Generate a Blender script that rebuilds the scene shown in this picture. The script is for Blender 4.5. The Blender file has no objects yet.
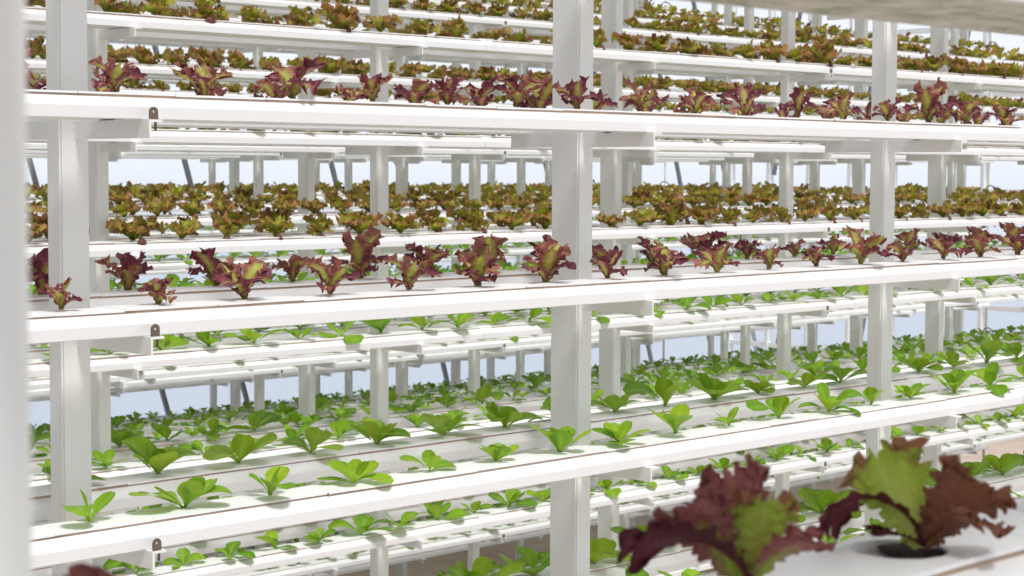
import bpy, bmesh, math, random
import numpy as np
from mathutils import Matrix, Vector
from mathutils.bvhtree import BVHTree

random.seed(7)
rng = np.random.RandomState(11)
C = bpy.context.scene.collection
U = 0.33                      # one shelf spacing in metres
ZC = 9.1 * U                  # eye height above the floor
F_PX, YAW, PITCH, ROLL = 1894.2, 0.7919, 0.0629, 0.0042
CY, SY = math.cos(YAW), math.sin(YAW)


def W(X, D, Z):               # shelf units around the viewer -> metres
    return Vector((X * U, D * U, Z * U + ZC))


def project(X, D, Z):
    xr = X * CY - D * SY
    zf = X * SY + D * CY
    cp, sp = math.cos(PITCH), math.sin(PITCH)
    d = zf * cp - Z * sp
    u = zf * sp + Z * cp
    if d < 0.05:
        return (9e9, 9e9, d)
    x = F_PX * xr / d
    y = -F_PX * u / d
    cr, sr = math.cos(ROLL), math.sin(ROLL)
    return (512 + x * cr - y * sr, 288 + x * sr + y * cr, d)


def X_at(px, D):              # where along a row the sight line through a column meets it
    return D * math.tan(YAW + math.atan((px - 512) / F_PX))


# ------------------------------------------------------------------ materials
def new_mat(name):
    m = bpy.data.materials.new(name)
    m.use_nodes = True
    n = m.node_tree
    b = n.nodes['Principled BSDF']
    return m, n, b


def noise(n, scale, detail=3.0, rough=0.5, coord='Object', sc=(1, 1, 1)):
    tc = n.nodes.new('ShaderNodeTexCoord')
    mp = n.nodes.new('ShaderNodeMapping')
    mp.inputs['Scale'].default_value = sc
    nz = n.nodes.new('ShaderNodeTexNoise')
    nz.inputs['Scale'].default_value = scale
    nz.inputs['Detail'].default_value = detail
    nz.inputs['Roughness'].default_value = rough
    n.links.new(tc.outputs[coord], mp.inputs['Vector'])
    n.links.new(mp.outputs[0], nz.inputs['Vector'])
    return nz


def ramp(n, fac, stops):
    r = n.nodes.new('ShaderNodeValToRGB')
    el = r.color_ramp.elements
    while len(el) > 1:
        el.remove(el[-1])
    el[0].position, el[0].color = stops[0][0], (*stops[0][1], 1)
    for p, c in stops[1:]:
        e = el.new(p)
        e.color = (*c, 1)
    n.links.new(fac, r.inputs['Fac'])
    return r


def plain(name, col, rough=0.5, var=0.0, scale=6, metal=0.0, spec=0.4):
    m, n, b = new_mat(name)
    b.inputs['Roughness'].default_value = rough
    b.inputs['Metallic'].default_value = metal
    b.inputs['Specular IOR Level'].default_value = spec
    if var:
        nz = noise(n, scale, 4)
        lo = tuple(c * (1 - var) for c in col)
        r = ramp(n, nz.outputs['Fac'], [(0.3, lo), (0.7, col)])
        n.links.new(r.outputs['Color'], b.inputs['Base Color'])
    else:
        b.inputs['Base Color'].default_value = (*col, 1)
    return m


M_gutter = plain('white_plastic', (0.87, 0.87, 0.875), 0.38, 0.02, 3)
M_lid = plain('white_cover_plastic', (0.89, 0.89, 0.89), 0.45, 0.025, 5)
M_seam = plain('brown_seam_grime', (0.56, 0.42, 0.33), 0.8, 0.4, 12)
M_black = plain('black_rubber', (0.02, 0.02, 0.022), 0.5)
M_rust = plain('rusty_steel', (0.24, 0.175, 0.13), 0.6, 0.4, 90, 0.3)
M_brace = plain('grey_galvanised_steel', (0.24, 0.25, 0.265), 0.5, 0.2, 4, 0.3)
M_frame = plain('white_window_frame', (0.86, 0.87, 0.88), 0.4)
M_soil = plain('dark_growing_plug', (0.035, 0.02, 0.018), 0.9, 0.4, 60)
M_pipe = plain('white_pipe_plastic', (0.85, 0.85, 0.84), 0.35, 0.05, 8)

# posts: painted white steel with a few rusty specks
M_post, n, b = new_mat('white_painted_steel')
b.inputs['Roughness'].default_value = 0.42
nz = noise(n, 26, 5, 0.6)
nz2 = noise(n, 2.2, 3)
r1 = ramp(n, nz2.outputs['Fac'], [(0.3, (0.86, 0.87, 0.855)), (0.7, (0.895, 0.90, 0.89))])
r2 = ramp(n, nz.outputs['Fac'], [(0.735, (0, 0, 0)), (0.78, (1, 1, 1))])
mx = n.nodes.new('ShaderNodeMix')
mx.data_type = 'RGBA'
n.links.new(r2.outputs['Color'], mx.inputs['Factor'])
n.links.new(r1.outputs['Color'], mx.inputs['A'])
mx.inputs['B'].default_value = (0.55, 0.43, 0.30, 1)
n.links.new(mx.outputs['Result'], b.inputs['Base Color'])

# the algae-stained underside seen on the close gutter
M_stained, n, b = new_mat('stained_white_plastic')
b.inputs['Roughness'].default_value = 0.55
nz = noise(n, 26, 5, 0.7, sc=(1, 1.6, 1))
r1 = ramp(n, nz.outputs['Fac'], [(0.40, (0.36, 0.40, 0.28)), (0.50, (0.60, 0.61, 0.54)), (0.62, (0.74, 0.73, 0.70))])
n.links.new(r1.outputs['Color'], b.inputs['Base Color'])

# concrete floor
M_floor, n, b = new_mat('brown_concrete')
b.inputs['Roughness'].default_value = 0.75
nz = noise(n, 1.3, 6, 0.6)
r1 = ramp(n, nz.outputs['Fac'], [(0.3, (0.40, 0.30, 0.23)), (0.5, (0.52, 0.41, 0.33)), (0.7, (0.60, 0.49, 0.41))])
n.links.new(r1.outputs['Color'], b.inputs['Base Color'])

# translucent greenhouse sheet
M_sheet, n, b = new_mat('translucent_sheet')
n.nodes.remove(b)
tr = n.nodes.new('ShaderNodeBsdfTransparent')
tr.inputs['Color'].default_value = (0.94, 0.955, 0.98, 1)
tl = n.nodes.new('ShaderNodeBsdfTranslucent')
tl.inputs['Color'].default_value = (0.88, 0.92, 0.98, 1)
ms = n.nodes.new('ShaderNodeMixShader')
ms.inputs['Fac'].default_value = 0.22
n.links.new(tr.outputs[0], ms.inputs[1])
n.links.new(tl.outputs[0], ms.inputs[2])
n.links.new(ms.outputs[0], n.nodes['Material Output'].inputs['Surface'])


def leaf_mat(name, trans, rough=0.45, bump=0.25):
    m, n, b = new_mat(name)
    at = n.nodes.new('ShaderNodeVertexColor')
    at.layer_name = 'Col'
    nz = noise(n, 45, 3)
    hv = n.nodes.new('ShaderNodeHueSaturation')
    mr = n.nodes.new('ShaderNodeMapRange')
    mr.inputs['To Min'].default_value = 0.75
    mr.inputs['To Max'].default_value = 1.25
    n.links.new(nz.outputs['Fac'], mr.inputs['Value'])
    n.links.new(mr.outputs[0], hv.inputs['Value'])
    n.links.new(at.outputs['Color'], hv.inputs['Color'])
    n.links.new(hv.outputs['Color'], b.inputs['Base Color'])
    b.inputs['Roughness'].default_value = rough
    b.inputs['Specular IOR Level'].default_value = 0.35
    tl = n.nodes.new('ShaderNodeBsdfTranslucent')
    n.links.new(hv.outputs['Color'], tl.inputs['Color'])
    ms = n.nodes.new('ShaderNodeMixShader')
    ms.inputs['Fac'].default_value = trans
    n.links.new(b.outputs[0], ms.inputs[1])
    n.links.new(tl.outputs[0], ms.inputs[2])
    n.links.new(ms.outputs[0], n.nodes['Material Output'].inputs['Surface'])
    bp = n.nodes.new('ShaderNodeBump')
    bp.inputs['Strength'].default_value = bump
    bp.inputs['Distance'].default_value = 0.004
    n2 = noise(n, 120, 2)
    n.links.new(n2.outputs['Fac'], bp.inputs['Height'])
    n.links.new(bp.outputs[0], b.inputs['Normal'])
    return m


M_leaf = leaf_mat('lettuce_leaf', 0.38)


# ------------------------------------------------------------------ mesh helpers
def mesh_from(name, verts, faces, mats, fmat=None, smooth=False):
    me = bpy.data.meshes.new(name)
    me.from_pydata([tuple(v) for v in verts], [], faces)
    for m in mats:
        me.materials.append(m)
    if fmat:
        me.polygons.foreach_set('material_index', fmat)
    if smooth:
        me.polygons.foreach_set('use_smooth', [True] * len(me.polygons))
    me.update()
    return me


def link(name, me, parent=None, loc=None):
    o = bpy.data.objects.new(name, me)
    C.objects.link(o)
    if parent is not None:
        o.parent = parent
    if loc is not None:
        o.location = loc
    return o


def tag(o, label, cat, group=None):
    o['label'] = label
    o['category'] = cat
    if group:
        o['group'] = group
    return o


def struct(o, label=None):
    o['kind'] = 'structure'
    if label:
        o['label'] = label
    return o


def box_mesh(name, sx, sy, sz, mat, bevel=0.0, origin=(0, 0, 0)):
    bm = bmesh.new()
    bmesh.ops.create_cube(bm, size=1)
    bmesh.ops.scale(bm, vec=(sx, sy, sz), verts=bm.verts)
    bmesh.ops.translate(bm, vec=origin, verts=bm.verts)
    if bevel:
        bmesh.ops.bevel(bm, geom=list(bm.edges), offset=bevel, segments=2, affect='EDGES')
    me = bpy.data.meshes.new(name)
    bm.to_mesh(me)
    bm.free()
    me.materials.append(mat)
    return me


def prism(profile, x0, x1, closed=True):
    n = len(profile)
    v = [(x0, y, z) for y, z in profile] + [(x1, y, z) for y, z in profile]
    f = [(i, (i + 1) % n, n + (i + 1) % n, n + i) for i in range(n)]
    f += [tuple(range(n))[::-1], tuple(range(n, 2 * n))]
    return v, f


def tube(points, r, seg=8):
    pts = [Vector(p) for p in points]
    verts, faces = [], []
    up = Vector((0.13, 0.21, 1)).normalized()
    for i, p in enumerate(pts):
        t = (pts[min(i + 1, len(pts) - 1)] - pts[max(i - 1, 0)]).normalized()
        a = t.cross(up)
        if a.length < 1e-3:
            a = t.cross(Vector((1, 0, 0)))
        a.normalize()
        b = t.cross(a)
        for k in range(seg):
            q = 2 * math.pi * k / seg
            verts.append(p + (a * math.cos(q) + b * math.sin(q)) * r)
    for i in range(len(pts) - 1):
        for k in range(seg):
            faces.append((i * seg + k, i * seg + (k + 1) % seg, (i + 1) * seg + (k + 1) % seg, (i + 1) * seg + k))
    faces.append(tuple(range(seg))[::-1])
    faces.append(tuple(range((len(pts) - 1) * seg, len(pts) * seg)))
    return verts, faces


ORD = ['zeroth', 'first', 'second', 'third', 'fourth', 'fifth', 'sixth', 'seventh', 'eighth', 'ninth', 'tenth', 'eleventh',
       'twelfth', 'thirteenth', 'fourteenth', 'fifteenth', 'sixteenth', 'seventeenth', 'eighteenth', 'nineteenth', 'twentieth']
TENS = {20: ('twenty', 'twentieth'), 30: ('thirty', 'thirtieth'), 40: ('forty', 'fortieth'), 50: ('fifty', 'fiftieth'), 60: ('sixty', 'sixtieth')}


def ordinal(i):
    if i <= 20:
        return ORD[i]
    t, u = i // 10 * 10, i % 10
    return TENS[t][1] if u == 0 else TENS[t][0] + '-' + ORD[u]


# ------------------------------------------------------------------ layout of the racks
def level(k):
    return 0.3379 - 0.996 * k


PITCH_R = 6.7
SKEW = 0.93                                  # each rack starts a little farther along than the one before
RACK_D = {0: 1.28}
for r in range(1, 7):
    RACK_D[r] = 7.943 + PITCH_R * (r - 1)
FRONT_OFF, BACK_OFF = -0.438, 0.517          # gutter centres either side of the posts
POST_X0 = [-1.96, 1.61, 5.0, 8.57, 11.96, 15.53, 18.92, 22.49, 25.88, 29.45, 32.84, 36.41, 39.8, 43.3]
SP = 0.531                                   # from one plant hole to the next
ROW_X0, ROW_X1 = -3.0, 43.9


def post_xs(r):
    if r == 0:
        return [0, 0.638] + POST_X0[2:]
    return [x + SKEW * (r - 1) for x in POST_X0]


def row_start(r):
    return ROW_X0 + SKEW * max(0, r - 1)
KMAX = 9


def frame_hit(D, z, x0=ROW_X0, x1=ROW_X1 + 4, m=40):
    for i in range(120):
        X = x0 + (x1 - x0) * i / 119
        p = project(X, D, z)
        if -m < p[0] < 1024 + m and -m - 20 < p[1] < 576 + m:
            return True
    return False


LEVELS = {}
for r, D in RACK_D.items():
    if r == 0:
        LEVELS[r] = [-2, -1, 0, 1]  # negative tiers lie above the view, added to shade the close gutter
        continue
    LEVELS[r] = [k for k in range(-7, KMAX + 1) if frame_hit(D - 0.5, level(k)) or frame_hit(D + 0.5, level(k) + 0.2)]
print('LEVELS', LEVELS)

RACK_WORD = {0: 'blurred foreground rack', 1: 'first rack', 2: 'second rack', 3: 'third rack', 4: 'fourth rack', 5: 'fifth rack', 6: 'rearmost rack'}


def tier_word(r, k):
    ks = LEVELS[r]
    i = ks.index(k)
    if r == 0:
        return 'tier'
    if r == 1:
        return {-1: 'overhead tier', 0: 'top tier', 1: 'second tier', 2: 'third tier', 3: 'bottom tier'}.get(k, 'tier below view')
    return 'top tier' if i == 0 else ordinal(i + 1) + ' tier'


# ------------------------------------------------------------------ gutters
HW_T, HW_B, CH = 0.112, 0.187, 0.12
XL = (ROW_X1 - ROW_X0) * U


def S(t):
    return t * U


prof = [(-HW_T, -0.017), (-HW_T - 0.004, -0.019), (-HW_B + 0.006, -0.054), (-HW_B, -0.062), (-HW_B, -0.116), (-HW_B + 0.006, -CH), (-HW_B + 0.03, -CH),
        (-HW_B + 0.036, -CH + 0.006), (HW_B - 0.036, -CH + 0.006), (HW_B - 0.03, -CH), (HW_B - 0.006, -CH), (HW_B, -0.116), (HW_B, -0.062),
        (HW_B - 0.006, -0.054), (HW_T + 0.004, -0.019), (HW_T, -0.017)]
v, f = prism([(S(y), S(z)) for y, z in prof], 0, XL)
fm = [0] * len(f)
ME_gutter = mesh_from('growing_gutter', v, f, [M_gutter])
ME_gutter_stain = mesh_from('growing_gutter_stained', v, f, [M_gutter, M_stained], [1 if 4 <= i <= 10 else 0 for i in range(len(f))])


def lid_mesh(name, seed, hole=0.034, xcells=None):
    """Cover strip: one plate per plant hole, its edge stepping a little from plate to plate, a brown seam under its lip."""
    rs = random.Random(seed)
    cells = xcells or int((ROW_X1 - ROW_X0) / SP)
    V, Fc, Mi = [], [], []
    prev = None
    rad = hole
    run = 0
    dz = 0.0
    dy = 0.0
    for c in range(cells):
        xa, xb = c * SP + 0.001, (c + 1) * SP - 0.001
        if run <= 0:
            run = rs.choice([1, 2, 2, 3])
            dz = rs.uniform(-0.003, 0.0035)
            dy = rs.uniform(-0.004, 0.003)
        run -= 1
        t0, t1 = rs.uniform(-0.0012, 0.0012), rs.uniform(-0.0012, 0.0012)
        y0, y1 = -HW_T - 0.006 + dy, HW_T + 0.006
        xm, ym = (xa + xb) / 2, 0.0
        # 16 points round the rectangle, matched by 16 points round the hole
        per = [(xb, 0), (xb, y1 * .5), (xb, y1), (xm + .125, y1), (xm, y1), (xm - .125, y1), (xa, y1), (xa, y1 * .5), (xa, 0), (xa, y0 * .5), (xa, y0), (xm - .125, y0), (xm, y0),
               (xm + .125, y0), (xb, y0), (xb, y0 * .5)]
        b0 = len(V)
        for (x, y) in per:
            zz = dz + (t0 if x < xm else t1) - 0.004 * (abs(y) / HW_T) ** 2
            V.append((S(x), S(y), S(0.006 + zz)))
        for i, (x, y) in enumerate(per):
            a = math.atan2(y / (y1), (x - xm) / 0.25)
            V.append((S(xm + rad * math.cos(a)), S(rad * math.sin(a)), S(0.006 + dz)))
        for i in range(16):
            j = (i + 1) % 16
            Fc.append((b0 + i, b0 + j, b0 + 16 + j, b0 + 16 + i))
            Mi.append(0)
        # hole wall
        b1 = len(V)
        for i in range(16):
            x, y, z = V[b0 + 16 + i]
            V.append((x, y, S(-0.019)))
        for i in range(16):
            j = (i + 1) % 16
            Fc.append((b0 + 16 + i, b0 + 16 + j, b1 + j, b1 + i))
            Mi.append(0)
        # lips front and back, then the seam
        for idx, sgn in (([10, 11, 12, 13, 14], -1), ([6, 5, 4, 3, 2], 1)):
            b2 = len(V)
            for q in idx:
                x, y, z = V[b0 + q]
                V.append((x, y, z - S(0.009)))
            for q in idx:
                x, y, z = V[b0 + q]
                V.append((x, y - sgn * S(0.005), z - S(0.0095)))
            for q in idx:
                x, y, z = V[b0 + q]
                V.append((x, y - sgn * S(0.005), S(-0.022)))
            for q in range(4):
                Fc.append((b0 + idx[q], b0 + idx[q + 1], b2 + q + 1, b2 + q)); Mi.append(0)
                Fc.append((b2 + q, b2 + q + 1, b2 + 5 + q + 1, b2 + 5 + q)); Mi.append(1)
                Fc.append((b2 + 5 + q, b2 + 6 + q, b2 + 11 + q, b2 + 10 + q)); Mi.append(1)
        if prev is not None:          # step face to the plate before
            L = [6, 7, 8, 9, 10]
            R = [2, 1, 0, 15, 14]
            for q in range(4):
                Fc.append((prev + R[q], prev + R[q + 1], b0 + L[q + 1], b0 + L[q])); Mi.append(0)
        prev = b0
    return mesh_from(name, V, Fc, [M_lid, M_seam], Mi)


LIDS = [lid_mesh('gutter_cover', s) for s in (3, 8, 21)]
LID_CLOSE = lid_mesh('gutter_cover', 5, 0.085)

cp = [(y * 1.035, z * 1.03 + 0.004) for y, z in prof[:6]] + [(y * 1.035, z * 1.03 + 0.004) for y, z in prof[-6:]]
cp = [(-HW_T + 0.01, 0.010)] + cp + [(HW_T - 0.01, 0.010)]
v, f = prism([(S(y), S(z)) for y, z in cp], -S(0.085), S(0.085))
v2, f2 = prism([(S(y * 1.03), S(z * 1.03)) for y, z in cp], -S(0.02), S(0.02))
ME_coupler = mesh_from('gutter_coupler', v, f, [M_pipe])
v, f = prism([(S(y * 1.02), S(z * 1.02)) for y, z in cp], -S(0.012), S(0.012))
ME_cap = mesh_from('gutter_end_cap', v, f, [M_pipe])


# rows of plants: how far along each row the first hole sits
def row_phase(r, side, k):
    if r == 0:
        return 0.12
    if r == 1:
        return {('f', 0): 0.19, ('f', 1): 0.43, ('f', 2): 0.05, ('f', 3): 0.2, ('b', 2): 0.02, ('b', 1): 0.40}.get((side, k), 0.31)
    return (0.137 * r + 0.29 * (k % 3) + (0.26 if side == 'b' else 0.0)) % SP


GUTTER_KIND = lambda k: 'red' if k <= 1 else 'green'
rows = []                     # (rack, side, level, centre D, z)
bv_v, bv_f = [], []


def bv_box(x0, x1, y0, y1, z0, z1):
    b = len(bv_v)
    for x in (x0, x1):
        for y in (y0, y1):
            for z in (z0, z1):
                bv_v.append((x, y, z))
    for q in ((0, 1, 3, 2), (4, 6, 7, 5), (0, 4, 5, 1), (2, 3, 7, 6), (0, 2, 6, 4), (1, 5, 7, 3)):
        bv_f.append(tuple(b + i for i in q))


COUP = {0: [], 1: [1.5, 13.05, 24.6, 36.1]}
for r in range(2, 7):
    COUP[r] = [x + SKEW * (r - 1) - 0.1 for x in COUP[1]]
n_g = 0
for r, D0 in RACK_D.items():
    for k in LEVELS[r]:
        for side, off in (('f', FRONT_OFF), ('b', BACK_OFF)):
            D = D0 + off
            if r == 0:
                if side == 'f' and k >= 0:
                    continue
                if side == 'b':
                    D = 1.685 + HW_T
            z = level(k) + (0.055 if r == 0 and k <= 0 else 0.0)
            g = link('growing_gutter', ME_gutter_stain if r == 0 else ME_gutter, None, W(row_start(r), D, z))
            crop = 'red lettuces' if k <= 1 else 'green lettuces'
            if r == 0:
                lab = {0: 'close stained white gutter crossing the top corner of the view', 1: 'close blurred white gutter holding the large frilly red lettuces'}.get(
                    k, 'unseen white %s gutter added for shade, %s above the stained close gutter' % ('front' if side == 'f' else 'back', 'two tiers' if k == -2 else 'one tier'))
            else:
                lab = 'white gutter of %s on %s, %s, %s row' % (crop, RACK_WORD[r], tier_word(r, k), 'front' if side == 'f' else 'back')
            tag(g, lab, 'gutter', 'growing gutters on the racks')
            ph = row_phase(r, side, k)
            sh = (ph - row_start(r) - SP / 2) % SP        # plates start so that their holes fall under the plants
            link('gutter_cover', LID_CLOSE if r == 0 else LIDS[(n_g * 7 + r) % 3], g, (S(sh), 0, 0))
            for cx in COUP[r]:
                link('coupler', ME_coupler, g, (S(cx - row_start(r)), 0, 0))
            link('end_cap', ME_cap, g, (XL, 0, 0))
            n_g += 1
            rows.append((r, side, k, D, z, ph))
            a = W(row_start(r), D - HW_B, z - CH)
            b_ = W(row_start(r) + ROW_X1 - ROW_X0, D + HW_B, z)
            bv_box(a.x, b_.x, a.y, b_.y, a.z, b_.z)
print('gutters', n_g)

# ------------------------------------------------------------------ rack uprights
Z_TOP = 7.3
Z_FL = -9.1
HP = (Z_TOP - Z_FL) * U
PA = (0.163, 0.1235)
PB = (0.139, 0.23)
ME_postA = box_mesh('square_post', S(PA[0]), S(PA[1]), HP, M_post, 0.0035, (0, 0, HP / 2))
ME_postB = box_mesh('wide_post', S(PB[0]), S(PB[1]), HP, M_post, 0.0035, (0, 0, HP / 2))
ME_base = box_mesh('base_plate', S(0.42), S(0.42), S(0.03), M_post, 0.002, (0, 0, S(0.015)))
# arm: angle iron with its upright web on the near side and a flange on top
AT = 0.012
AH = 0.085
lp = [(0, 0), (0.075, 0), (0.075, -AT), (AT, -AT), (AT, -AH), (0, -AH)]
v, f = [], []
n = len(lp)
for d in (-0.68, 0.50):
    v += [(S(x), S(d), S(z)) for x, z in lp]
f = [(i, n + i, n + (i + 1) % n, (i + 1) % n) for i in range(n)] + [tuple(range(n)), tuple(range(n, 2 * n))[::-1]]
ME_arm = mesh_from('gutter_arm', v, f, [M_post])
# hanger tab: small round-topped steel plate with a hole, and its bolt
tv, tf = [], []
out = [(-0.023, 0.0), (0.023, 0.0), (0.023, 0.035)] + [(0.023 * math.cos(a), 0.035 + 0.023 * math.sin(a)) for a in [i * math.pi / 8 for i in range(1, 8)]] + [(-0.023, 0.035)]
inn = []
for (x, z) in out:
    a = math.atan2(z - 0.035, x)
    inn.append((0.007 * math.cos(a), 0.035 + 0.007 * math.sin(a)))
m_ = len(out)
for y in (-0.004, 0.004):
    tv += [(S(x), S(y), S(z)) for x, z in out] + [(S(x), S(y), S(z)) for x, z in inn]
for i in range(m_):
    j = (i + 1) % m_
    tf += [(i, j, m_ + j, m_ + i), (2 * m_ + j, 2 * m_ + i, 3 * m_ + i, 3 * m_ + j), (j, i, 2 * m_ + i, 2 * m_ + j), (m_ + i, m_ + j, 3 * m_ + j, 3 * m_ + i)]
ME_tab = mesh_from('hanger_tab', tv, tf, [M_rust])
bv_, bf_ = tube([(0, 0, S(0.012)), (0, 0, S(-0.05))], S(0.0065), 8)
ME_bolt = mesh_from('tab_bolt', bv_, bf_, [M_rust], smooth=True)

n_u = 0
for r, D0 in RACK_D.items():
    vis = []
    POST_X = post_xs(r)
    for i, X in enumerate(POST_X):
        if r == 0 and i != 1:
            continue
        ok = r == 0
        for z in np.linspace(-5, 5, 41):
            p = project(X, D0, z)
            if -60 < p[0] < 1084 and 0 < p[1] < 576:
                ok = True
        if ok:
            vis.append(i)
    for q, i in enumerate(vis):
        X = POST_X[i]
        typ = 'A' if i % 2 == 0 else 'B'
        root = bpy.data.objects.new('rack_upright', None)
        C.objects.link(root)
        root.empty_display_size = 0.1
        root.location = W(X, D0, Z_FL)
        if r == 0:
            lab = 'large blurred white post at the left edge, closest of all'
        else:
            lab = '%s white post with arms, %s from the left in the %s' % ('slim' if typ == 'A' else 'deep', ordinal(q + 1), RACK_WORD[r])
        tag(root, lab, 'post', 'white rack uprights')
        link('post', ME_postA if typ == 'A' else ME_postB, root)
        link('base_plate', ME_base, root)
        xo = 0.0 if (r == 1 and i == 2) else -0.03
        for k in LEVELS[r]:
            zz = level(k) - CH - Z_FL + (0.055 if r == 0 and k <= 0 else 0.0)
            arm = link('arm', ME_arm, root, (S(xo), 0, S(zz)))
            if r > 0 and i in (2, 6, 10):
                tb = link('hanger_tab', ME_tab, arm, (S(0.03), S(-0.672), S(0.0)))
                tb['label'] = 'rust-brown steel tab with a hole'
                link('bolt', ME_bolt, arm, (S(0.045), S(-0.665), 0))
        n_u += 1
        w = PA if typ == 'A' else PB
        a = W(X - w[0] / 2, D0 - w[1] / 2, Z_FL)
        b_ = W(X + w[0] / 2, D0 + w[1] / 2, Z_TOP)
        bv_box(a.x, b_.x, a.y, b_.y, a.z, b_.z)
print('uprights', n_u)

# ------------------------------------------------------------------ irrigation risers at the row ends
pv, pf = tube([(0, 0, 0), (0, 0, HP * 0.93)], S(0.038), 12)
ME_riser = mesh_from('riser_pipe', pv, pf, [M_pipe], smooth=True)
nv, nf = tube([(0, 0, 0), (S(0.05), 0, 0), (S(0.05), 0, 0.0001), (S(0.12), 0, S(0.01))], S(0.045), 10)
ME_nozzle = mesh_from('feed_nozzle', nv, nf, [M_black], smooth=True)
hp = []
for i in range(13):
    a = math.pi * (1 - i / 12 * 0.92)
    hp.append((S(0.36 + 0.26 * math.cos(a)), 0, S(0.02 + 0.13 * math.sin(a) - 0.10 * (i / 12) ** 2)))
hv_, hf_ = tube(hp, S(0.016), 6)
ME_hose = mesh_from('feed_hose', hv_, hf_, [M_black], smooth=True)
for r in (3, 4, 5, 6):
    root = bpy.data.objects.new('irrigation_riser', None)
    C.objects.link(root)
    root.location = W(row_start(r) + ROW_X1 - ROW_X0 + 0.62, RACK_D[r] - 0.15, Z_FL)
    tag(root, 'upright white feed pipe with black hoses at the far end of the %s' % RACK_WORD[r], 'pipe', 'irrigation pipes at the row ends')
    link('riser_pipe', ME_riser, root)
    for k in LEVELS[r]:
        zz = level(k) - Z_FL
        link('nozzle', ME_nozzle, root, (S(-0.62 - 0.02), S(-0.2), S(zz + 0.10)))
        link('hose', ME_hose, root, (S(-0.60), S(-0.2), S(zz + 0.12)))

# ------------------------------------------------------------------ the greenhouse shell
XW, DW = 60.5, 47.5
fl = box_mesh('floor', (XW + 26) * U, (DW + 18) * U, 0.1, M_floor, 0, ((XW - 26) / 2 * U, (DW - 18) / 2 * U, -0.05))
struct(link('floor', fl), 'brown concrete greenhouse floor under the racks')
WALL_H = 17.0


def wall_panel(name, p0, p1, z0, z1, mat, t=0.03):
    d = Vector((p1[0] - p0[0], p1[1] - p0[1], 0)) * U
    L = d.length
    me = box_mesh(name, L, t, (z1 - z0) * U, mat, 0, (L / 2, 0, (z1 - z0) * U / 2))
    o = link(name, me, None, W(p0[0], p0[1], Z_FL + z0))
    o.rotation_euler.z = math.atan2(d.y, d.x)
    return o


struct(wall_panel('wall_back', (-6, DW), (XW, DW), 0, WALL_H, M_sheet, 0.004), 'pale translucent sheet wall behind the rearmost rack')
struct(wall_panel('wall_right', (XW, -2), (XW, DW), 0, WALL_H, M_sheet, 0.004), 'pale translucent glazed wall beyond the row ends')


def bar(name, p, q, w, t, mat, parent=None):
    """flat bar from p to q (metres)"""
    p, q = Vector(p), Vector(q)
    d = q - p
    me = box_mesh(name, w, t, d.length, mat, 0, (0, 0, d.length / 2))
    o = link(name, me, parent, p)
    o.rotation_mode = 'QUATERNION'
    o.rotation_quaternion = d.to_track_quat('Z', 'Y')
    return o


M_wall = plain('grey_shade_wall', (0.42, 0.43, 0.44), 0.7, 0.05, 2)
struct(wall_panel('shade_wall_left', (-9, -17.5), (-9, DW), 0, WALL_H, M_wall, 0.06), 'unseen plain grey wall added behind the row starts to shade them')  # out of view, added to darken the end faces of the posts

# slanted dark steel braces inside the back wall: each leans away as it goes down
i = 0
for X in [X_at(px, DW - 0.6) for px in (30, 100, 185, 331, 397, 545, 612, 676, 722)]:
    i += 1
    top = W(X - 2.1, DW - 0.6, 7.0)
    bot = W(X + 2.85, DW - 0.6, -9.1)
    o = bar('trim_%d' % i, top, bot, S(0.125), S(0.12), M_brace)
    struct(o, 'dark slanted steel brace against the back wall')
i += 1
struct(bar('trim_%d' % i, W(0, DW - 0.3, -2.9), W(XW, DW - 0.3, -2.9), S(0.22), S(0.1), M_brace), 'dark steel rail along the back wall')

# glazed right wall: white mullions and rails, slanted steel between
wn = 0
D = DW - 0.4
while D > 20:
    wn += 1
    D1 = D - 1.9
    w = bpy.data.objects.new('window_%d' % wn, None)
    C.objects.link(w)
    w.location = W(XW - 0.3, D, Z_FL)
    w['kind'] = 'structure'
    w['label'] = 'white framed window in the end wall beyond the racks'
    me = box_mesh('window_frame', S(0.3), S(0.16), WALL_H * U, M_frame, 0.004, (0, 0, WALL_H * U / 2))
    struct(link('window_frame', me, w))
    for z in (0.2, 2.2, 4.2, 6.2, 8.35, 9.6, 11.8, 14.2, 16.6):
        me = box_mesh('window_rail', S(0.2), S(1.9), S(0.18), M_frame, 0.003, (0, -S(0.95), S(z)))
        struct(link('window_rail', me, w))
    if wn % 2 == 0:
        bar('window_brace', (0, -S(1.6), S(16.5)), (0, -S(0.2), S(8.9)), S(0.14), S(0.1), M_brace, w)['kind'] = 'structure'
        bar('window_brace', (0, -S(1.6), S(8.4)), (0, -S(0.2), S(0.8)), S(0.14), S(0.1), M_brace, w)['kind'] = 'structure'
    D = D1


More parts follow.
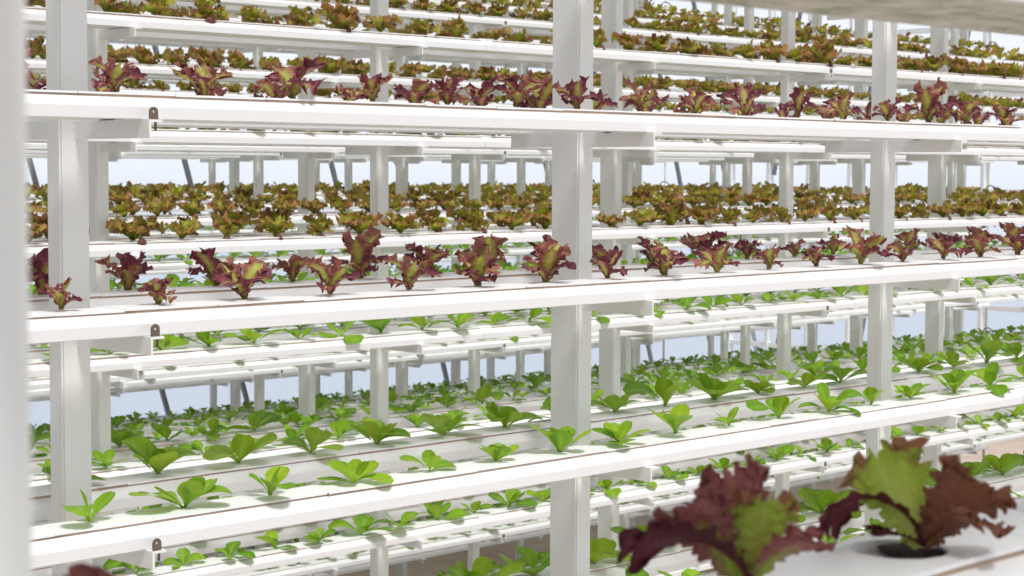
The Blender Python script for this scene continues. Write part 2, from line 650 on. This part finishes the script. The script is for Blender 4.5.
# ------------------------------------------------------------------ leaves
def leaf_grid(L, Wd, e0, e1, nu, nv, kind, rs, cup=0.0, twist=0.0, frill=0.0, lobes=0.0, bend=1.0, fq=1.0):
    """One leaf growing from the origin towards +x. Returns (nu+1)*(nv+1) points with (u, v) and quads."""
    P = np.zeros((nu + 1, nv + 1, 3))
    us = np.linspace(0, 1, nu + 1)
    vs = np.linspace(-1, 1, nv + 1)
    # centre line
    ang = e0 + (e1 - e0) * us ** bend
    cx = np.concatenate([[0], np.cumsum(np.cos((ang[1:] + ang[:-1]) / 2)) / nu]) * L
    cz = np.concatenate([[0], np.cumsum(np.sin((ang[1:] + ang[:-1]) / 2)) / nu]) * L
    if kind == 'paddle':
        t = np.clip((us - 0.12) / 0.5, 0, 1)
        w = 0.13 + 0.87 * (t * t * (3 - 2 * t))
        e = np.clip((us - 0.66) / 0.36, 0, 1)
        w = w * np.sqrt(np.clip(1 - e ** 2.4, 0.0, 1))
    else:
        t = np.clip(us / 0.85, 0, 1)
        w = 0.2 + 0.8 * t ** 0.9
        e = np.clip((us - 0.80) / 0.22, 0, 1)
        w = w * np.sqrt(np.clip(1 - e ** 2.6, 0.05, 1))
    ph = [rs.uniform(0, 6.28) for _ in range(6)]
    fr = rs.uniform(2.6, 3.8)
    for i, u in enumerate(us):
        tang = np.array([math.cos(ang[i]), 0, math.sin(ang[i])])
        nrm = np.array([-math.sin(ang[i]), 0, math.cos(ang[i])])
        tw = twist * u
        side = np.array([0, 1, 0]) * math.cos(tw) + nrm * math.sin(tw)
        nn = nrm * math.cos(tw) - np.array([0, 1, 0]) * math.sin(tw)
        for j, v in enumerate(vs):
            ww = w[i] * Wd / 2
            off = cup * v * v * ww
            du = 0.0
            edge = abs(v) ** 1.6
            if kind != 'paddle':
                s = 0 if v < 0 else 1
                a1, a2, a3 = fr * 6.28 * u * fq + ph[s], fr * 14.5 * u * fq + ph[2 + s], fr * 27 * u * fq + ph[3 - s]
                ww2 = ww * (1 + lobes * edge * (math.sin(a1) * 0.5 + math.sin(a2) * 0.4 + math.sin(a3) * 0.25))
                off += frill * edge * (math.sin(fr * 8.5 * u * fq + ph[s] + v) + 0.5 * math.sin(fr * 19 * u * fq + ph[2 + s])) * (0.3 + u) * Wd
                tipf = max(0, (u - 0.55) / 0.45)
                off += frill * 0.8 * tipf * math.sin(v * 7 + ph[4]) * Wd
                du = lobes * tipf * (math.sin(v * 6.5 * fq + ph[5]) * 0.5 + math.sin(v * 13 * fq + ph[4]) * 0.35 + math.sin(v * 24 * fq + ph[1]) * 0.2) * 0.4 * L
                ww = ww2
            else:
                off += frill * edge * math.sin(6 * u + ph[0]) * Wd
            P[i, j] = np.array([cx[i], 0, cz[i]]) + side * (v * ww) + nn * off + tang * du
    quads = []
    for i in range(nu):
        for j in range(nv):
            a = i * (nv + 1) + j
            quads.append((a, a + 1, a + nv + 2, a + nv + 1))
    uu, vv = np.meshgrid(us, vs, indexing='ij')
    return P.reshape(-1, 3), np.array(quads), uu.ravel(), vv.ravel()


def lerp(a, b, t):
    t = np.clip(t, 0, 1)[:, None]
    return np.array(a)[None, :] * (1 - t) + np.array(b)[None, :] * t


G_LIGHT, G_MID, G_DARK, G_RIB = (0.44, 0.60, 0.03), (0.26, 0.47, 0.022), (0.085, 0.25, 0.014), (0.50, 0.64, 0.12)
R_DARK, R_MID, R_RIB, R_BRZ = (0.19, 0.042, 0.07), (0.36, 0.11, 0.115), (0.50, 0.54, 0.10), (0.40, 0.15, 0.11)
B_GRN, B_OLV, B_BRZ, B_RED = (0.38, 0.50, 0.035), (0.38, 0.35, 0.045), (0.46, 0.20, 0.09), (0.20, 0.06, 0.045)


def colour(kind, u, v, rs, tone, nz):
    a = np.abs(v)
    if kind == 'green':
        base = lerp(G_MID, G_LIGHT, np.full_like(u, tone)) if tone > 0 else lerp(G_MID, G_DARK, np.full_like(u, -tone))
        c = lerp((1, 1, 1), (0.85, 0.9, 0.8), u) * base
        rib = np.clip(1 - a * 5, 0, 1) * (1 - u * 0.8)
        return c * (1 - rib[:, None] * 0.6) + np.array(G_RIB)[None] * rib[:, None] * 0.6
    if kind == 'red':
        edge = np.clip(a * 1.1 + u * 0.75 - 0.35 + nz * 0.35 + tone, 0, 1)
        c = lerp(R_RIB, R_MID, edge * 1.6)
        c2 = lerp((0, 0, 0), (1, 1, 1), edge * 1.5 - 0.6)
        return c * (1 - c2) + np.array(R_DARK if tone > -0.1 else R_BRZ)[None] * c2
    edge = np.clip(a * 0.7 + u * 0.7 - 0.35 + nz * 0.5 + tone, 0, 1)
    c = lerp(B_GRN, B_OLV, edge * 2)
    c2 = np.clip(edge * 1.7 - 0.75, 0, 1)[:, None]
    return c * (1 - c2) + np.array(B_BRZ if tone < 0.25 else B_RED)[None] * c2


def rotz(P, a):
    c, s = math.cos(a), math.sin(a)
    R = np.array([[c, -s, 0], [s, c, 0], [0, 0, 1]])
    return P @ R.T


def plant(kind, seed, detail):
    """Leaves of one lettuce, in shelf units around its hole. Returns verts, quads, colours."""
    rs = random.Random(seed)
    VV, QQ, CC = [], [], []
    n0 = 0

    def add(P, Q, c):
        nonlocal n0
        VV.append(P); QQ.append(Q + n0); CC.append(c)
        n0 += len(P)

    if kind == 'green':
        nl = {2: rs.choice([4, 5, 6, 7, 8]), 1: rs.choice([5, 6, 7]), 0: 5}[detail]
        nu, nv = {2: (9, 6), 1: (6, 4), 0: (4, 2)}[detail]
        a0 = rs.uniform(0, 6.28)
        big = rs.uniform(0.85, 1.1)
        upright = rs.uniform(-0.12, 0.2)
        for i in range(nl):
            inner = i / max(1, nl - 1)
            L = big * rs.uniform(0.20, 0.27) * (1.0 - 0.34 * inner)
            Wd = L * rs.uniform(0.55, 0.74)
            e0 = math.radians(rs.uniform(12, 48) + 40 * inner * rs.random()) + upright
            e1 = math.radians(rs.uniform(-45, 10) + 70 * inner) + upright
            P, Q, u, v = leaf_grid(L, Wd, e0, e1, nu, nv, 'paddle', rs, cup=rs.uniform(0.0, 0.28), twist=rs.uniform(-0.4, 0.4), frill=0.03)
            P = rotz(P, a0 + i * 2.4 + rs.uniform(-0.4, 0.4))
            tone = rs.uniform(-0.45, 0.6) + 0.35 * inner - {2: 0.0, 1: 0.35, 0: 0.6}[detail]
            add(P, Q, colour('green', u, v, rs, tone, 0))
    elif kind == 'red':
        nl = {2: rs.choice([4, 5, 6]), 1: 5, 0: 4}[detail]
        nu, nv = {2: (26, 14), 1: (8, 6), 0: (5, 4)}[detail]
        a0 = rs.uniform(0, 6.28)
        big = rs.uniform(0.8, 1.08)
        for i in range(nl):
            inner = i / max(1, nl - 1)
            L = big * rs.uniform(0.16, 0.23) * (0.8 + 0.25 * inner)
            Wd = L * rs.uniform(0.62, 0.85)
            e0 = math.radians(rs.uniform(48, 72) + 20 * inner)
            e1 = math.radians(rs.uniform(-65, 0) + 60 * inner)
            P, Q, u, v = leaf_grid(L, Wd, e0, e1, nu, nv, 'frill', rs, cup=rs.uniform(0.1, 0.5), twist=rs.uniform(-0.5, 0.5), frill=0.09, lobes=0.44, bend=1.5)
            P = rotz(P, a0 + i * 2.4 + rs.uniform(-0.4, 0.4))
            nz = np.array([rs.uniform(-0.5, 0.5) for _ in u])
            add(P, Q, colour('red', u, v, rs, rs.uniform(-0.3, 0.25) - 0.12 * inner, nz))
    else:
        nl = {2: 14, 1: 15, 0: 9}[detail]
        nu, nv = {2: (14, 8), 1: (10, 6), 0: (4, 4)}[detail]
        a0 = rs.uniform(0, 6.28)
        big = rs.uniform(0.9, 1.15)
        for i in range(nl):
            inner = i / max(1, nl - 1)
            L = big * rs.uniform(0.14, 0.26)
            Wd = L * rs.uniform(0.55, 0.8)
            e0 = math.radians(rs.uniform(35, 65) + 25 * inner)
            e1 = math.radians(rs.uniform(-50, 20) + 45 * inner)
            P, Q, u, v = leaf_grid(L, Wd, e0, e1, nu, nv, 'frill', rs, cup=rs.uniform(0.0, 0.5), twist=rs.uniform(-0.6, 0.6), frill=0.17, lobes=0.36, bend=1.3)
            P = rotz(P, a0 + i * 2.4 + rs.uniform(-0.4, 0.4))
            nz = np.array([rs.uniform(-0.5, 0.5) for _ in u])
            add(P, Q, colour('bronze', u, v, rs, rs.uniform(-0.3, 0.35), nz))
        if rs.random() < 0.6 and detail > 0:      # an old, dark leaf curling down over the edge of the gutter
            P, Q, u, v = leaf_grid(0.17, 0.13, math.radians(25), math.radians(-150), nu, nv, 'paddle', rs, cup=-0.7)
            P = P + np.array([0.055, 0, 0.03])
            P = rotz(P, -1.57 + rs.uniform(-0.7, 0.7))
            add(P, Q, np.tile(np.array((0.17, 0.062, 0.045)) * rs.uniform(0.8, 1.3), (len(P), 1)))
    return np.concatenate(VV), np.concatenate(QQ), np.concatenate(CC)


def quads_mesh(name, V, Q, Cc, mats, mi=None):
    me = bpy.data.meshes.new(name)
    me.vertices.add(len(V))
    me.vertices.foreach_set('co', np.ascontiguousarray(V, dtype=np.float32).ravel())
    me.loops.add(len(Q) * 4)
    me.loops.foreach_set('vertex_index', np.ascontiguousarray(Q, dtype=np.int32).ravel())
    me.polygons.add(len(Q))
    me.polygons.foreach_set('loop_start', np.arange(0, len(Q) * 4, 4, dtype=np.int32))
    me.polygons.foreach_set('loop_total', np.full(len(Q), 4, dtype=np.int32))
    for m in mats:
        me.materials.append(m)
    if mi is not None:
        me.polygons.foreach_set('material_index', np.ascontiguousarray(mi, dtype=np.int32))
    me.polygons.foreach_set('use_smooth', np.ones(len(Q), dtype=bool))
    me.update(calc_edges=True)
    ca = me.color_attributes.new('Col', 'FLOAT_COLOR', 'POINT')
    ca.data.foreach_set('color', np.concatenate([Cc, np.ones((len(Cc), 1))], 1).astype(np.float32).ravel())
    me.validate()
    return me


def plug(n0, rad=0.066, dz=-0.008, top=0.004):
    """dark plug in the hole, as quads"""
    V, Q = [], []
    m = 12
    for rr, z in ((rad, dz), (rad, top), (rad * 0.35, top + 0.006)):
        for i in range(m):
            a = 2 * math.pi * i / m
            V.append((rr * math.cos(a), rr * math.sin(a), z))
    for q in range(2):
        for i in range(m):
            j = (i + 1) % m
            Q.append((n0 + q * m + i, n0 + q * m + j, n0 + (q + 1) * m + j, n0 + (q + 1) * m + i))
    return np.array(V), np.array(Q)


PLANTS = {}
for kind, nm, cnt in (('red', 'red_lettuce', 14), ('green', 'green_lettuce', 14), ('bronze', 'bronze_lettuce', 12)):
    for det in (2, 1):
        for s in range(cnt):
            V, Q, Cc = plant(kind, 1000 + s * 17 + det * 5000 + len(kind), det)
            # look: tall or spreading
            h = V[:, 2].max()
            sp = max(np.ptp(V[:, 0]), np.ptp(V[:, 1]))
            look = 'upright' if h > 0.62 * sp else ('flat' if h < 0.42 * sp else 'spreading')
            PLANTS[(kind, det, s)] = (quads_mesh(nm, V * U, Q, Cc, [M_leaf]), look)
MASS = {}
for kind in ('green', 'bronze'):
    MASS[kind] = [plant(kind, 40 + 13 * s, 0) for s in range(14)]

# ------------------------------------------------------------------ where every plant stands
bvh = BVHTree.FromPolygons(bv_v, bv_f)
eye = Vector((0, 0, ZC))


def seen_share(X, D, z):
    hit = 0
    tot = 0
    for dx, dz in ((-0.09, 0.06), (0.0, 0.03), (0.0, 0.10), (0.0, 0.17), (0.09, 0.06), (0.07, 0.13), (-0.07, 0.13)):
        p = W(X + dx, D - 0.04, z + dz)
        q = project(X + dx, D - 0.04, z + dz)
        tot += 1
        if not (0 < q[0] < 1024 and 0 < q[1] < 576):
            continue
        d = p - eye
        loc = bvh.ray_cast(eye, d.normalized(), d.length - 0.004)
        if loc[0] is None:
            hit += 1
    return hit / tot


cands = []
for (r, side, k, D, z, ph) in rows:
    if r == 0:
        continue
    kind = 'green' if k >= 2 else ('red' if r == 1 else 'bronze')
    i0 = int(math.ceil((row_start(r) + 0.3 - ph) / SP))
    i1 = int(math.floor((row_start(r) + ROW_X1 - ROW_X0 - 0.2 - ph) / SP))
    nrow = 0
    for i in range(i0, i1 + 1):
        X = ph + SP * i
        p = project(X, D, z + 0.08)
        if not (-60 < p[0] < 1084 and -60 < p[1] < 630):
            continue
        if rng.rand() < (0.02 if r == 1 else 0.035):
            continue
        sh = seen_share(X, D, z) if r <= 4 else 0.0
        if sh > 0:
            nrow += 1
        cands.append(dict(r=r, side=side, k=k, X=X + rng.uniform(-0.02, 0.02), D=D + rng.uniform(-0.012, 0.012), z=z, kind=kind, d=p[2], s=sh, n=nrow))
print('plant spots', len(cands))

for kind in ('red', 'green', 'bronze'):
    vis = sorted([c for c in cands if c['kind'] == kind and c['s'] > 0], key=lambda c: -c['s'] ** 0.5 / c['d'] ** 2)
    for c in vis[:300]:
        c['own'] = True
    print(kind, 'visible', len(vis))

ADJ = {'red': 'dark red frilly lettuce', 'green': 'green lettuce', 'bronze': 'bronze-green frilly lettuce'}
GRP = {'red': 'dark red lettuces on the first rack', 'green': 'green lettuces in the gutters', 'bronze': 'bronze lettuces in the gutters'}
mass = {'green': ([], [], []), 'bronze': ([], [], [])}
off = {'green': 0, 'bronze': 0}
n_own = 0
for c in cands:
    kind = c['kind']
    if c.get('own') or kind == 'red':
        if c['s'] <= 0 and c['r'] > 1:
            continue
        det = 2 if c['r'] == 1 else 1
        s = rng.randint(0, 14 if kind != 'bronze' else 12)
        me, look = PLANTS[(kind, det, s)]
        sc = rng.uniform(0.8, 1.2) if c['r'] > 1 else rng.uniform(0.75, 1.3)
        if kind == 'bronze':
            sc *= 0.95
        if c['r'] > 1 and kind == 'green':
            sc *= 1.16
        if c['r'] == 1 and kind == 'green':
            sc *= 1.12 if c['side'] == 'b' else 0.95
        o = link('green_lettuce' if kind == 'green' else ('red_lettuce' if kind == 'red' else 'bronze_lettuce'), me, None, W(c['X'], c['D'], c['z'] + 0.008))
        o.rotation_euler.z = rng.uniform(0, 6.28) if kind != 'bronze' else rng.uniform(-0.8, 0.8)
        o.scale = (sc, sc, sc * rng.uniform(0.88, 1.08))
        size = 'small ' if sc < 0.88 else ('large ' if sc > 1.12 else '')
        lab = '%s%s %s, %s from the left, %s, %s, %s gutter' % (size, look, ADJ[kind], ordinal(max(1, c['n'])), RACK_WORD[c['r']], tier_word(c['r'], c['k']), 'front' if c['side'] == 'f' else 'back')
        tag(o, lab, 'lettuce', GRP[kind])
        n_own += 1
    else:
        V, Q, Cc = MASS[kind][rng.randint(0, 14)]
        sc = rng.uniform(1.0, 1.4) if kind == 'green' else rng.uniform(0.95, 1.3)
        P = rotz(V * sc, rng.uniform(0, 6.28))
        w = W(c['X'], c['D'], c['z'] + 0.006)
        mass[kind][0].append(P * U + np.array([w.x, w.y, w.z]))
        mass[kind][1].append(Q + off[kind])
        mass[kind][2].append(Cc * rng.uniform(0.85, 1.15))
        off[kind] += len(V)
print('own plants', n_own)
for kind, nm, lab in (('green', 'distant_green_lettuces', 'mass of small green lettuces filling the gutters of the racks farther back'),
                      ('bronze', 'distant_bronze_lettuces', 'mass of small bronze lettuces filling the gutters of the racks farther back')):
    Vs, Qs, Cs = mass[kind]
    me = quads_mesh(nm, np.concatenate(Vs), np.concatenate(Qs), np.concatenate(Cs), [M_leaf])
    o = link(nm, me)
    o['kind'] = 'stuff'
    o['label'] = lab
    o['category'] = 'lettuces'
    print(nm, len(me.polygons))


# ------------------------------------------------------------------ the large blurred lettuces of the close gutter
def big_lettuce(X, D, z, leaves, label, seed, rot=0.0):
    """leaves: (screen azimuth in degrees: 0 right, 90 away, 180 left, 270 towards the viewer; length, width, rise at base, rise at tip, twist, tone)"""
    rs = random.Random(seed)
    VV, QQ, CC = [], [], []
    n0 = 0
    for (az, L, Wd, e0, e1, tw, cols, cup, bend, lean) in leaves:
        P, Q, u, v = leaf_grid(L, Wd, math.radians(e0), math.radians(e1), 60, 36, 'frill', rs, cup=cup, twist=tw, frill=0.05, lobes=0.24, bend=bend, fq=1.6)
        P = rotz(P, math.radians(az))                 # x: across the view, y: away
        cl, sl_ = math.cos(math.radians(lean)), math.sin(math.radians(lean))
        P = np.stack([P[:, 0] * cl + P[:, 2] * sl_, P[:, 1], -P[:, 0] * sl_ + P[:, 2] * cl], 1)
        P = rotz(P + np.array([-0.012, -0.045, 0.0]), -YAW)
        nz = np.sin(u * 23 + v * 7) * np.cos(v * 17 - u * 11) * 0.12
        base, mid, edge, start = cols                 # colours of the midrib, the blade and the rim; where the rim colour begins
        t = np.clip(np.abs(v) * 0.45 + u * 0.75 + nz, 0, 1.3)
        c = lerp(base, mid, (t - start * 0.4) / (start * 0.6 + 0.01))
        k2 = np.clip((t - start) / 0.22, 0, 1)[:, None]
        c = c * (1 - k2) + np.array(edge)[None] * k2
        VV.append(P); QQ.append(Q + n0); CC.append(c)
        n0 += len(P)
    V, Q, Cc = np.concatenate(VV), np.concatenate(QQ), np.concatenate(CC)
    me = quads_mesh('red_lettuce', V * U, Q, Cc, [M_leaf])
    o = link('red_lettuce', me, None, W(X, D, z + 0.002))
    tag(o, label, 'lettuce')
    pvv, pq = plug(0, 0.080, -0.0165, -0.0125)
    pm = quads_mesh('growing_plug', pvv * U, pq, np.tile((0.05, 0.03, 0.02), (len(pvv), 1)), [M_soil])
    link('growing_plug', pm, o)
    return o


DF = 1.685 + HW_T
ZF = level(1) + 0.006
XF = X_at(929, DF)
LIME, LIME2, BRZ, BRN, BURG, PLUM = (0.50, 0.56, 0.12), (0.34, 0.48, 0.05), (0.38, 0.17, 0.09), (0.25, 0.10, 0.06), (0.115, 0.022, 0.03), (0.30, 0.10, 0.10)
GREENLEAF = (LIME, LIME2, BRZ, 0.86)
BROWNLEAF = (BRZ, BRN, BRN, 0.35)
BURGLEAF = (PLUM, BURG, BURG, 0.30)
PLUMLEAF = (LIME2, PLUM, PLUM, 0.62)
big_lettuce(XF, DF, ZF, [
    (95, 0.182, 0.155, 88, 70, 0.15, GREENLEAF, 0.3, 1.0, -25),
    (178, 0.225, 0.085, 74, -85, 0.8, BURGLEAF, 0.2, 1.3, 0),
    (278, 0.172, 0.155, 86, 30, 0.0, BROWNLEAF, 0.15, 1.6, 33),
    (300, 0.155, 0.12, 80, -20, 0.2, BROWNLEAF, 0.15, 1.5, 34),
    (195, 0.10, 0.07, 35, -10, 0.0, BURGLEAF, 0.2, 1.2, 0),
    (20, 0.075, 0.07, 60, 20, 0.0, BURGLEAF, 0.2, 1.2, 0),
], 'large frilly lettuce with one green and two red leaves in the close gutter', 5)
big_lettuce(XF - SP + 0.05, DF, ZF, [
    (268, 0.20, 0.115, 89, 66, 0.2, PLUMLEAF, 0.2, 1.5, -12),
    (262, 0.20, 0.125, 89, 40, -0.2, PLUMLEAF, 0.2, 1.5, -36),
    (275, 0.155, 0.12, 88, 60, 0.0, GREENLEAF, 0.25, 1.0, 4),
    (190, 0.235, 0.14, 70, -45, 0.7, BURGLEAF, 0.2, 1.3, -8),
    (325, 0.145, 0.12, 76, 10, -0.3, PLUMLEAF, 0.2, 1.3, 14),
], 'large frilly red lettuce with a drooping burgundy leaf, cut by the lower edge', 9)
big_lettuce(XF - 3 * SP, DF, ZF, [
    (185, 0.205, 0.11, 88, 70, 0.2, PLUMLEAF, 0.2, 1.5, -18),
    (265, 0.225, 0.12, 88, 60, 0.0, PLUMLEAF, 0.15, 1.2, -24),
    (320, 0.15, 0.12, 70, 0, 0.0, BURGLEAF, 0.15, 1.2, 0),
], 'blurred red leaf tips poking up at the bottom corner beside the close post', 12)

# ------------------------------------------------------------------ light and sky
w = bpy.data.worlds.new('sky')
bpy.context.scene.world = w
w.use_nodes = True
n = w.node_tree
bg = n.nodes['Background']
tc = n.nodes.new('ShaderNodeTexCoord')
sep = n.nodes.new('ShaderNodeSeparateXYZ')
n.links.new(tc.outputs['Generated'], sep.inputs[0])
mr = n.nodes.new('ShaderNodeMapRange')
mr.inputs['From Min'].default_value = -1
mr.inputs['From Max'].default_value = 1
n.links.new(sep.outputs['Z'], mr.inputs['Value'])
r1 = ramp(n, mr.outputs[0], [(0.0, (0.35, 0.35, 0.35)), (0.43, (0.60, 0.65, 0.73)), (0.475, (0.68, 0.73, 0.81)), (0.505, (1.06, 1.065, 1.08)), (0.54, (1.06, 1.065, 1.08)), (0.62, (0.5, 0.51, 0.525)), (1.0, (0.5, 0.51, 0.525))])
n.links.new(r1.outputs['Color'], bg.inputs['Color'])
bg.inputs['Strength'].default_value = 1.0

sl = bpy.data.lights.new('sun', 'SUN')
sl.energy = 2.25
sl.angle = math.radians(12)
sl.color = (1.0, 0.99, 0.97)
so = bpy.data.objects.new('sun', sl)
C.objects.link(so)
so.location = (0, -3, 12)
so.rotation_mode = 'QUATERNION'
so.rotation_quaternion = Vector((0.12, 0.46, -0.88)).to_track_quat('-Z', 'Y')

# ------------------------------------------------------------------ camera
cam = bpy.data.cameras.new('camera')
co = bpy.data.objects.new('camera', cam)
C.objects.link(co)
cam.sensor_width = 36
cam.lens = F_PX / 1024 * 36
cam.clip_start = 0.02
cam.clip_end = 200
cp_, sp_ = math.cos(PITCH), math.sin(PITCH)
R0 = Vector((CY, -SY, 0))
Fw = Vector((SY * cp_, CY * cp_, -sp_))
Up = Vector((SY * sp_, CY * sp_, cp_))
cr, sr = math.cos(ROLL), math.sin(ROLL)
Rr = R0 * cr + Up * sr
Ur = Up * cr - R0 * sr
Mx = Matrix((Rr, Ur, -Fw)).transposed().to_4x4()
Mx.translation = (0, 0, ZC)
co.matrix_world = Mx
cam.dof.use_dof = True
cam.dof.focus_distance = 9.6 * U
cam.dof.aperture_fstop = 21
bpy.context.scene.camera = co

sc = bpy.context.scene
sc.view_settings.view_transform = 'Standard'
sc.view_settings.look = 'None'
sc.view_settings.gamma = 1
sc.view_settings.use_curve_mapping = False
sc.view_settings.exposure = 0.27
sc.cycles.max_bounces = 8
sc.cycles.transparent_max_bounces = 16
